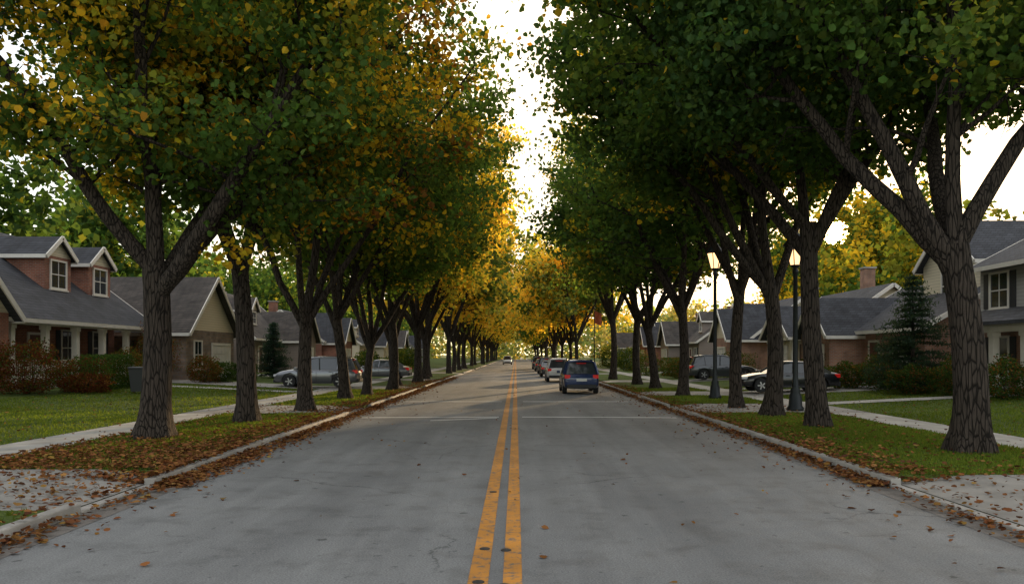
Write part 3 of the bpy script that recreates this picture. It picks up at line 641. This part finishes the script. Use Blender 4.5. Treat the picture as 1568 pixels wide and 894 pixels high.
def generic(name,x,y,rot,wm,gm,rm,seed,two=False):
    rg=random.Random(seed); h=empty(name,(x,y,.45),rot); wh=5.6 if two else 3.1
    walls(h,-6,6,1.5,10,-.5,wh,wm); gable(h,-6,6,1.5,10,wh,2.8+rg.random(),'x',rm,gm,.4)
    walls(h,-5.5 if seed%2 else 1.0,-.5 if seed%2 else 6.2,-.6,1.5,-.5,3.0,wm)
    a,b=(-5.5,-.5) if seed%2 else (1.0,6.2)
    gable(h,a,b,-.6,5,3.0,2.4,'y',rm,gm,.4); garage(h,(a+b)/2,-.602,-.1,2.8,2.2)
    ox=3 if seed%2 else -3
    window(h,ox+1.4,1.498,.8,1.2,1.5,0); door(h,ox-1.0,1.498,.1)
    if two:
        for xx in (-4,0,4): window(h,xx,1.498,3.6,1.1,1.4,0)
    else: dormer(h,ox,2.4,3.9,1.8,1.5,gm,rm)
    for yy in (4,7.5):
        for sg in (-1,1): window(h,sg*6.002,yy,.9,1.1,1.5,rad(90)*sg,False)
    if not two:
        for sg in (-1,1): window(h,sg*6.002,5.75,3.5,1.0,1.1,rad(90)*sg,False)
    chimney(h,-ox,7.5,wh,wh+4.2,M['brick'])
generic('siding_house',-20,71,LR,M['taupe'],M['taupe'],M['shingle2'],2)
generic('brick_house',-19,90,LR,M['brick'],M['cream'],M['shingle'],3)
generic('siding_house',-19.5,113,LR,M['cream'],M['cream'],M['shingle'],4)
generic('brick_house',-19.5,138,LR,M['tan_brick'],M['grey'],M['shingle2'],5)
generic('siding_house',-19.5,163,LR,M['grey'],M['grey'],M['shingle'],6)
r1=empty('siding_house',(20.3,29.3,.5),RR_)
walls(r1,-5.5,5.5,0,10,-.5,2.8,M['tan_brick']); boxes('upper_walls',[(-5.5,5.5,-.003,10,2.8,5.3)],M['grey'],r1)
gable(r1,-5.5,5.5,0,10,5.3,2.6,'x',M['shingle'],M['grey'],.4)
for x in (-4.1,0,3.6): window(r1,x,-.005,3.5,1.2,1.4,0)
window(r1,-5.502,2.5,.9,1.2,1.5,rad(-90)); window(r1,-5.502,6.5,.9,1.2,1.5,rad(-90)); window(r1,-5.502,3.5,3.5,1.2,1.4,rad(-90))
window(r1,2.5,-.002,.6,1.8,1.6,0); door(r1,-1.5,-.002,.2); window(r1,-4.1,-.002,.6,1.2,1.6,0)
porch(r1,-4.9,1.5,-1.3,0,.2,2.4,4,gap=1)
mk('porch_roof',[(-5.1,-1.6,2.68),(1.8,-1.6,2.68),(1.8,-.01,3.3),(-5.1,-.01,3.3),(-5.1,-1.6,2.82),(1.8,-1.6,2.82),(1.8,-.01,3.44),(-5.1,-.01,3.44)],BF,M['shingle'],r1)
r2=empty('brick_house',(19,42.5,.45),RR_)
walls(r2,-5.5,5.5,0,9,-.5,2.9,M['tan_brick']); gable(r2,-5.5,5.5,0,9,2.9,2.5,'x',M['shingle'],M['tan_brick'],.4)
walls(r2,-5.5,-1.2,-1.8,0,-.5,2.75,M['tan_brick']); gable(r2,-5.5,-1.2,-1.8,4.2,2.75,1.9,'y',M['shingle'],M['tan_brick'],.35); garage(r2,-3.35,-1.802,-.1,2.6,2.1)
boxes('upper_walls',[(-.5,4.5,3,9,3.4,6.2)],M['cream'],r2); gable(r2,-.5,4.5,3,9,6.2,2.0,'y',M['shingle'],M['cream'],.35); window(r2,2,2.998,4.4,1.1,1.3,0,False)
window(r2,4.502,5,4.4,1.1,1.3,rad(90),False)
window(r2,3.2,-.002,.7,1.3,1.5,0); door(r2,.3,-.002,.1); window(r2,5.502,3,.7,1.2,1.5,rad(90)); window(r2,5.502,6,.7,1.2,1.5,rad(90))
r3=empty('siding_house',(18.5,57,.45),RR_)
walls(r3,-5.5,5.5,1.5,10,-.5,3.0,M['cream']); gable(r3,-5.5,5.5,1.5,10,3.0,3.0,'x',M['shingle'],M['cream'],.4)
porch(r3,0,5.2,-.6,1.5,.2,2.5,3,gap=0); gable(r3,0,5.2,-.6,4.5,2.8,1.9,'y',M['shingle'],M['cream'],.35)
garage(r3,-3,1.498,-.1,2.8,2.2); window(r3,3.6,1.498,.7,1.2,1.5,0); door(r3,1.5,1.498,.2); chimney(r3,-3,8,3,8,M['tan_brick'])
window(r3,5.502,4,.8,1.2,1.5,rad(90),False); window(r3,5.502,7.5,.8,1.2,1.5,rad(90),False)
generic('brick_house',18.5,73,RR_,M['tan_brick'],M['cream'],M['shingle'],12)
generic('siding_house',18.5,93,RR_,M['taupe'],M['taupe'],M['shingle2'],13)
generic('brick_house',18.5,116,RR_,M['brick'],M['cream'],M['shingle'],14)
generic('siding_house',19,142,RR_,M['grey'],M['grey'],M['shingle2'],15)
# ------------------------------------------------------------ cars
def paint(name,c,metal=.3): return simple(name,c,.28,metal,coat=.8)
tyre=simple('tyre_rubber',(.015,.015,.016),.8); rim=simple('alloy_rim',(.4,.4,.42),.3,.9); blackp=simple('black_plastic',(.02,.02,.022),.6)
redl=simple('tail_light',(.3,.008,.008),.15,emit=(1,.03,.02),es=.15); headl=simple('head_light',(.6,.62,.65),.1); platem=simple('plate',(.6,.6,.58),.5)
SUV=dict(L=[(-2.36,.84,.42,.86),(-2.28,.94,.33,1.0),(-2.0,.98,.26,1.06),(-1.2,1,.25,1.05),(0,1,.25,1.03),(.9,1,.25,1.02),(1.25,.99,.25,1.03),(1.8,.96,.26,.96),(2.2,.9,.32,.82),(2.36,.78,.42,.66)],
   W=.93,gb=(-2.2,1.02,1.2,.98),gt=(-1.95,1.6,-1.2,1.68,0.0,1.69,.35,1.63),pil=[(-1.25,-1.3),(-.25,-.2)],wr=.36,wx=(1.42,-1.38))
SED=dict(L=[(-2.34,.82,.42,.78),(-2.25,.92,.34,.93),(-1.9,.97,.24,.98),(-1.2,1,.22,.96),(0,1,.22,.93),(.9,1,.22,.93),(1.3,.99,.22,.92),(1.8,.95,.24,.84),(2.2,.88,.3,.72),(2.36,.76,.4,.58)],
   W=.91,gb=(-1.85,.93,1.2,.88),gt=(-1.1,1.34,-.7,1.41,-.1,1.43,.3,1.38),pil=[(-.95,-.75),(-.1,-.15)],wr=.33,wx=(1.42,-1.35))
def car(name,x,y,z,rotz,S,pm):
    e=empty(name,(x,y,z),rotz); W=S['W']; V=[];F=[]
    for (sx,w,zb,zt) in S['L']:
        w=w*W; h=zt-zb
        half=[(w*.86,zb),(w*.97,zb+h*.12),(w,zb+h*.45),(w*.985,zb+h*.75),(w*.93,zt-.03),(w*.8,zt)]
        ring=[(sx,a,b) for a,b in half]+[(sx,0,zt+.025)]+[(sx,-a,b) for a,b in half[::-1]]+[(sx,0,zb)]
        V+=ring
    n=14; K=len(S['L'])
    for j in range(K-1):
        for i in range(n): F.append((j*n+i,(j+1)*n+i,(j+1)*n+(i+1)%n,j*n+(i+1)%n))
    F.append(tuple(range(n))); F.append(tuple((K-1)*n+i for i in range(n))[::-1])
    body=mk('body',V,F,pm,None,True); md=body.modifiers.new('s','SUBSURF'); md.levels=2; md.render_levels=2
    cut=[]
    for wx in S['wx']:
        for sg in (-1,1):
            r=S['wr']+.07; vv=[];ff=[]; m_=28
            for yy in (sg*.62,sg*1.2):
                for i in range(m_): a=2*math.pi*i/m_; vv.append((wx+r*math.cos(a),yy,S['wr']+.02+r*math.sin(a)))
            for i in range(m_): ff.append((i,(i+1)%m_,m_+(i+1)%m_,m_+i) if sg<0 else (i,m_+i,m_+(i+1)%m_,(i+1)%m_))
            ff.append(tuple(range(m_)) if sg>0 else tuple(range(m_))[::-1]); ff.append(tuple(range(m_,2*m_))[::-1] if sg>0 else tuple(range(m_,2*m_)))
            c=mk('cut',vv,ff,blackp); cut.append(c); b_=body.modifiers.new('b','BOOLEAN'); b_.operation='DIFFERENCE'; b_.object=c; b_.solver='EXACT'
    dg=bpy.context.evaluated_depsgraph_get(); me=bpy.data.meshes.new_from_object(body.evaluated_get(dg))
    body.modifiers.clear(); body.data=me; body.parent=e
    for c in cut: bpy.data.objects.remove(c)
    bx0,bz0,bx1,bz1=S['gb']; t=S['gt']; wb=W*.88; wt=W*.7
    bot=[(bx0,bz0),(bx0+(bx1-bx0)*.3,bz0+.01),(bx0+(bx1-bx0)*.62,bz1+.02),(bx1,bz1)]; top=[(t[0],t[1]),(t[2],t[3]),(t[4],t[5]),(t[6],t[7])]
    V=[];F=[]
    for (a,b),(c,d) in zip(bot,top): V+=[(a,-wb,b-.05),(c,-wt,d-.03),(c,wt,d-.03),(a,wb,b-.05)]
    for j in range(3):
        for i in range(4): F.append((j*4+i,j*4+(i+1)%4,(j+1)*4+(i+1)%4,(j+1)*4+i))
    F+=[(0,3,2,1),(12,13,14,15)]
    mk('windows',V,F,M['glass'],e)
    V=[];F=[]
    for (c,d) in top:
        V+=[(c,-wt-.02,d-.05),(c,-wt*.93,d+.005),(c,0,d+.03),(c,wt*.93,d+.005),(c,wt+.02,d-.05)]
    for j in range(3):
        for i in range(4): F.append((j*5+i,j*5+i+1,(j+1)*5+i+1,(j+1)*5+i))
    ro=mk('roof_panel',V,F,pm,e,True); so=ro.modifiers.new('s','SOLIDIFY'); so.thickness=.04; so.offset=-1
    V=[];F=[]
    def bm_(p,q,w,tk):
        k=len(V); V.extend(tuple(v) for v in beamv(p,q,w,tk)); F.extend(tuple(i+k for i in f) for f in BF)
    for sg in (-1,1):
        bm_((bx0,sg*wb,bz0-.03),(t[0],sg*wt,t[1]-.02),.09,.16); bm_((bx1,sg*wb,bz1-.03),(t[6],sg*wt,t[7]-.02),.07,.07)
        for pb,pt in S['pil']: bm_((pb,sg*wb*1.0,bz0-.02),(pt,sg*wt*1.0,t[5]-.05),.05,.08)
    mk('pillars',V,F,pm,e)
    bx=[(.95,1.12,sg*(W+.06)-.09,sg*(W+.06)+.09,1.0 if S is SUV else .9,1.14 if S is SUV else 1.03) for sg in (-1,1)]
    boxes('mirrors',bx,pm,e,.03)
    wr=S['wr']
    for wx in S['wx']:
        for sg in (-1,1):
            lathe('wheel_tyre',[(wr*.62,-.11),(wr*.93,-.11),(wr,-.08),(wr,.08),(wr*.93,.11),(wr*.62,.11)],28,tyre,e,(wx,sg*(W-.13),wr),(rad(90),0,0),False)
            lathe('wheel_rim',[(wr*.64,-.02),(wr*.64,.06),(wr*.56,.085),(wr*.5,.05),(.06,.06),(.05,.09)],20,rim,e,(wx,sg*(W-.11),wr),(rad(-90)*sg,0,0),False)
            V=[];F=[]
            for k in range(5):
                a=k*2*math.pi/5; kk=len(V); V+=[tuple(v) for v in beamv((0,0,.07),(math.cos(a)*wr*.58,math.sin(a)*wr*.58,.07),.06,.03)]; F+=[tuple(i+kk for i in f) for f in BF]
            mk('wheel_spokes',V,F,rim,e,loc=(wx,sg*(W-.10),wr),rot=(rad(-90)*sg,0,0))
    zt=.86 if S is SUV else .76; xr=S['L'][0][0]; xf=S['L'][-1][0]
    boxes('tail_lights',[(xr+.02,xr+.3,sg*W*.76-.14,sg*W*.76+.14,zt-.06,zt+.12) for sg in (-1,1)]+([(t[0]-.12,t[0]-.05,-.25,.25,t[1]-.06,t[1]-.03)] if S is SUV else []),redl,e,.02)
    boxes('head_lights',[(xf-.32,xf-.03,sg*W*.68-.17,sg*W*.68+.17,.62,.75) for sg in (-1,1)],headl,e,.03)
    boxes('bumpers',[(xr-.04,xr+.3,-W*.8,W*.8,.3,.5),(xf-.35,xf+.02,-W*.72,W*.72,.28,.46),(xf-.2,xf+.01,-.5,.5,.5,.64)],blackp,e,.03)
    boxes('number_plate',[(xr-.03,xr+.04,-.26,.26,zt-.2,zt-.06)],platem,e)
    boxes('sills',[(-.95,1.0,sg*(W-.03)-.03,sg*(W-.03)+.03,.24,.34) for sg in (-1,1)],blackp,e)
    zz=.92 if S is SUV else .82
    boxes('door_handles',[(a,a+.16,sg*(W*.985)-.02,sg*(W*.985)+.02,zz-.04,zz) for a in (-.95,.1) for sg in (-1,1)],pm,e,.008)
    boxes('door_seams',[(a,a+.012,sg*(W*.997)-.012,sg*(W*.997)+.006,.4,.88 if S is SUV else .78) for a in (-1.02,-.1,.95) for sg in (-1,1)],blackp,e)
    if S is SUV: boxes('roof_rails',[(-1.7,.1,sg*W*.63-.02,sg*W*.63+.02,1.72,1.75) for sg in (-1,1)]+[(a,a+.06,sg*W*.63-.02,sg*W*.63+.02,1.66,1.72) for a in (-1.7,.04) for sg in (-1,1)],blackp,e)
silver=paint('silver_paint',(.16,.165,.18),.6); navy=paint('navy_paint',(.012,.03,.1),.3); whitep=paint('white_paint',(.6,.6,.6),0); dgrey=paint('dark_grey_paint',(.05,.055,.06),.5); blk=paint('black_paint',(.012,.013,.016),.3)
car('parked_car',3.3,42.3,.01,rad(90),SUV,navy)
car('parked_car',3.15,60,.01,rad(90),SUV,whitep)
car('parked_car',3.1,73,.01,rad(90),SED,dgrey)
car('parked_car',3.2,84,.01,rad(90),SUV,blk)
car('parked_car',3.2,98,.01,rad(90),SED,silver)
car('parked_car',3.2,112,.01,rad(90),SUV,navy)
car('oncoming_car',-1.7,160,.01,rad(-90),SUV,whitep)
car('parked_car',-11.2,45.2,.16,rad(180),SUV,silver)
car('parked_car',-10.2,59.5,.16,rad(180),SED,silver)
car('parked_car',13.0,38.4,.22,rad(180),SED,blk)
car('parked_car',14.4,56,.26,rad(0),SUV,dgrey)
# ------------------------------------------------------------ street furniture
iron=simple('lamp_iron',(.018,.022,.024),.45,.5)
lampglass=simple('lamp_glass',(.7,.55,.3),.3,emit=(1,.6,.28),es=2.2)
def lamp(x,y,H):
    z=float(gh(x)); e=empty('street_lamp',(x,y,z))
    lathe('pole',[(.27,-.05),(.27,.12),(.22,.18),(.2,.5),(.15,.62),(.17,.68),(.11,.8),(.085,1.2),(.07,H-1.55),(.1,H-1.5),(.1,H-1.42),(.06,H-1.38),(.14,H-1.3),(.17,H-1.25)],16,iron,e)
    lathe('lantern_glass',[(.17,H-1.24),(.33,H-.62)],6,lampglass,e,smooth=False)
    lathe('lantern_roof',[(.4,H-.62),(.4,H-.57),(.26,H-.4),(.15,H-.28),(.17,H-.24),(.06,H-.16),(.03,H-.02),(.05,H+.02),(.01,H+.08)],12,iron,e)
    V=[];F=[]
    for k in range(6):
        a=k*math.pi/3; kk=len(V); V+=[tuple(v) for v in beamv((.18*math.cos(a),.18*math.sin(a),H-1.25),(.345*math.cos(a),.345*math.sin(a),H-.6),.03,.03)]; F+=[tuple(i+kk for i in f) for f in BF]
    mk('lantern_cage',V,F,iron,e)
lamp(8.5,34,6.8); lamp(9.3,26.5,6.1)
b=empty('wheelie_bin',(-16.2,34.2,float(gh(-16.2))),rad(10)); bp_=simple('bin_plastic',(.025,.028,.03),.5)
mk('bin_body',[(-.24,-.26,.08),(.24,-.26,.08),(.24,.26,.08),(-.24,.26,.08),(-.31,-.36,1.05),(.31,-.36,1.05),(.31,.36,1.05),(-.31,.36,1.05)],BF,bp_,b)
boxes('bin_lid',[(-.34,.34,-.4,.36,1.05,1.13)],bp_,b,.02)
boxes('bin_handle',[(-.28,.28,.4,.44,1.0,1.05),(-.28,-.24,.36,.4,1.0,1.05),(.24,.28,.36,.4,1.0,1.05)],bp_,b)
for s_ in (-1,1): lathe('bin_wheel',[(.1,-.03),(.1,.03)],16,tyre,b,(s_*.27,.26,.1),(0,rad(90),0))
f=empty('flag',(6.3,64,.13)); lathe('flag_pole',[(.05,0),(.035,5.6),(.05,5.65),(.01,5.75)],10,iron,f)
V=[];F=[]
for i in range(9):
    for j in range(6): V.append((.04+i*.07,math.sin(i*.9)*.05,5.4-j*.2-i*.03))
F=[(i*6+j,(i+1)*6+j,(i+1)*6+j+1,i*6+j+1) for i in range(8) for j in range(5)]
mk('flag_cloth',V,F,simple('flag_cloth',(.5,.12,.05),.8,var=.4,scale=4),f,True)
# ------------------------------------------------------------ light
w=bpy.data.worlds.new('World'); scene.world=w; w.use_nodes=True; nt=w.node_tree; L=nt.links.new
bg=nt.nodes['Background']; sky=N(nt,'ShaderNodeTexSky'); sky.sky_type='NISHITA'; sky.sun_disc=False; sky.sun_elevation=rad(SUN_EL); sky.sun_rotation=rad(SUN_AZ); sky.air_density=1.0; sky.dust_density=2.5; sky.ozone_density=1.0
sc=N(nt,'ShaderNodeVectorMath',operation='SCALE'); L(sky.outputs[0],sc.inputs[0]); sc.inputs['Scale'].default_value=.25
mn=N(nt,'ShaderNodeVectorMath',operation='MINIMUM'); L(sc.outputs[0],mn.inputs[0]); mn.inputs[1].default_value=(1.5,1.2,.78)
ah=N(nt,'ShaderNodeVectorMath',operation='ADD'); L(mn.outputs[0],ah.inputs[0]); ah.inputs[1].default_value=(.86,.8,.73)
bg.inputs['Strength'].default_value=1.0; L(ah.outputs[0],bg.inputs['Color'])
tc=N(nt,'ShaderNodeTexCoord'); nm=N(nt,'ShaderNodeVectorMath',operation='NORMALIZE'); L(tc.outputs['Generated'],nm.inputs[0])
dt=N(nt,'ShaderNodeVectorMath',operation='DOT_PRODUCT'); L(nm.outputs[0],dt.inputs[0]); dt.inputs[1].default_value=tuple(sd)
mxx=N(nt,'ShaderNodeMath',operation='MAXIMUM'); L(dt.outputs['Value'],mxx.inputs[0]); mxx.inputs[1].default_value=0
p1=N(nt,'ShaderNodeMath',operation='POWER'); L(mxx.outputs[0],p1.inputs[0]); p1.inputs[1].default_value=5000
s1=N(nt,'ShaderNodeMath',operation='MULTIPLY'); L(p1.outputs[0],s1.inputs[0]); s1.inputs[1].default_value=60
p2=N(nt,'ShaderNodeMath',operation='POWER'); L(mxx.outputs[0],p2.inputs[0]); p2.inputs[1].default_value=60
s2=N(nt,'ShaderNodeMath',operation='MULTIPLY_ADD'); L(p2.outputs[0],s2.inputs[0]); s2.inputs[1].default_value=3.0; L(s1.outputs[0],s2.inputs[2])
bg2=N(nt,'ShaderNodeBackground'); bg2.inputs['Color'].default_value=(1,.6,.2,1); L(s2.outputs[0],bg2.inputs['Strength'])
ad=N(nt,'ShaderNodeAddShader'); L(bg.outputs[0],ad.inputs[0]); L(bg2.outputs[0],ad.inputs[1]); L(ad.outputs[0],nt.nodes['World Output'].inputs['Surface'])
sl=bpy.data.lights.new('sun','SUN'); sl.energy=5; sl.angle=rad(.8); sl.color=(1,.7,.38); so=bpy.data.objects.new('sun',sl); COL.objects.link(so)
so.rotation_euler=Vector(tuple(sd)).to_track_quat('Z','Y').to_euler()
cam=bpy.data.cameras.new('camera'); cam.lens=28; cam.sensor_width=36; cam.clip_end=5000; cam.shift_y=.0612; cam.shift_x=-.0038
co=bpy.data.objects.new('camera',cam); COL.objects.link(co); co.location=(0,0,2.0); co.rotation_euler=(rad(90),0,0); scene.camera=co
scene.view_settings.view_transform='Standard'; scene.view_settings.look='None'
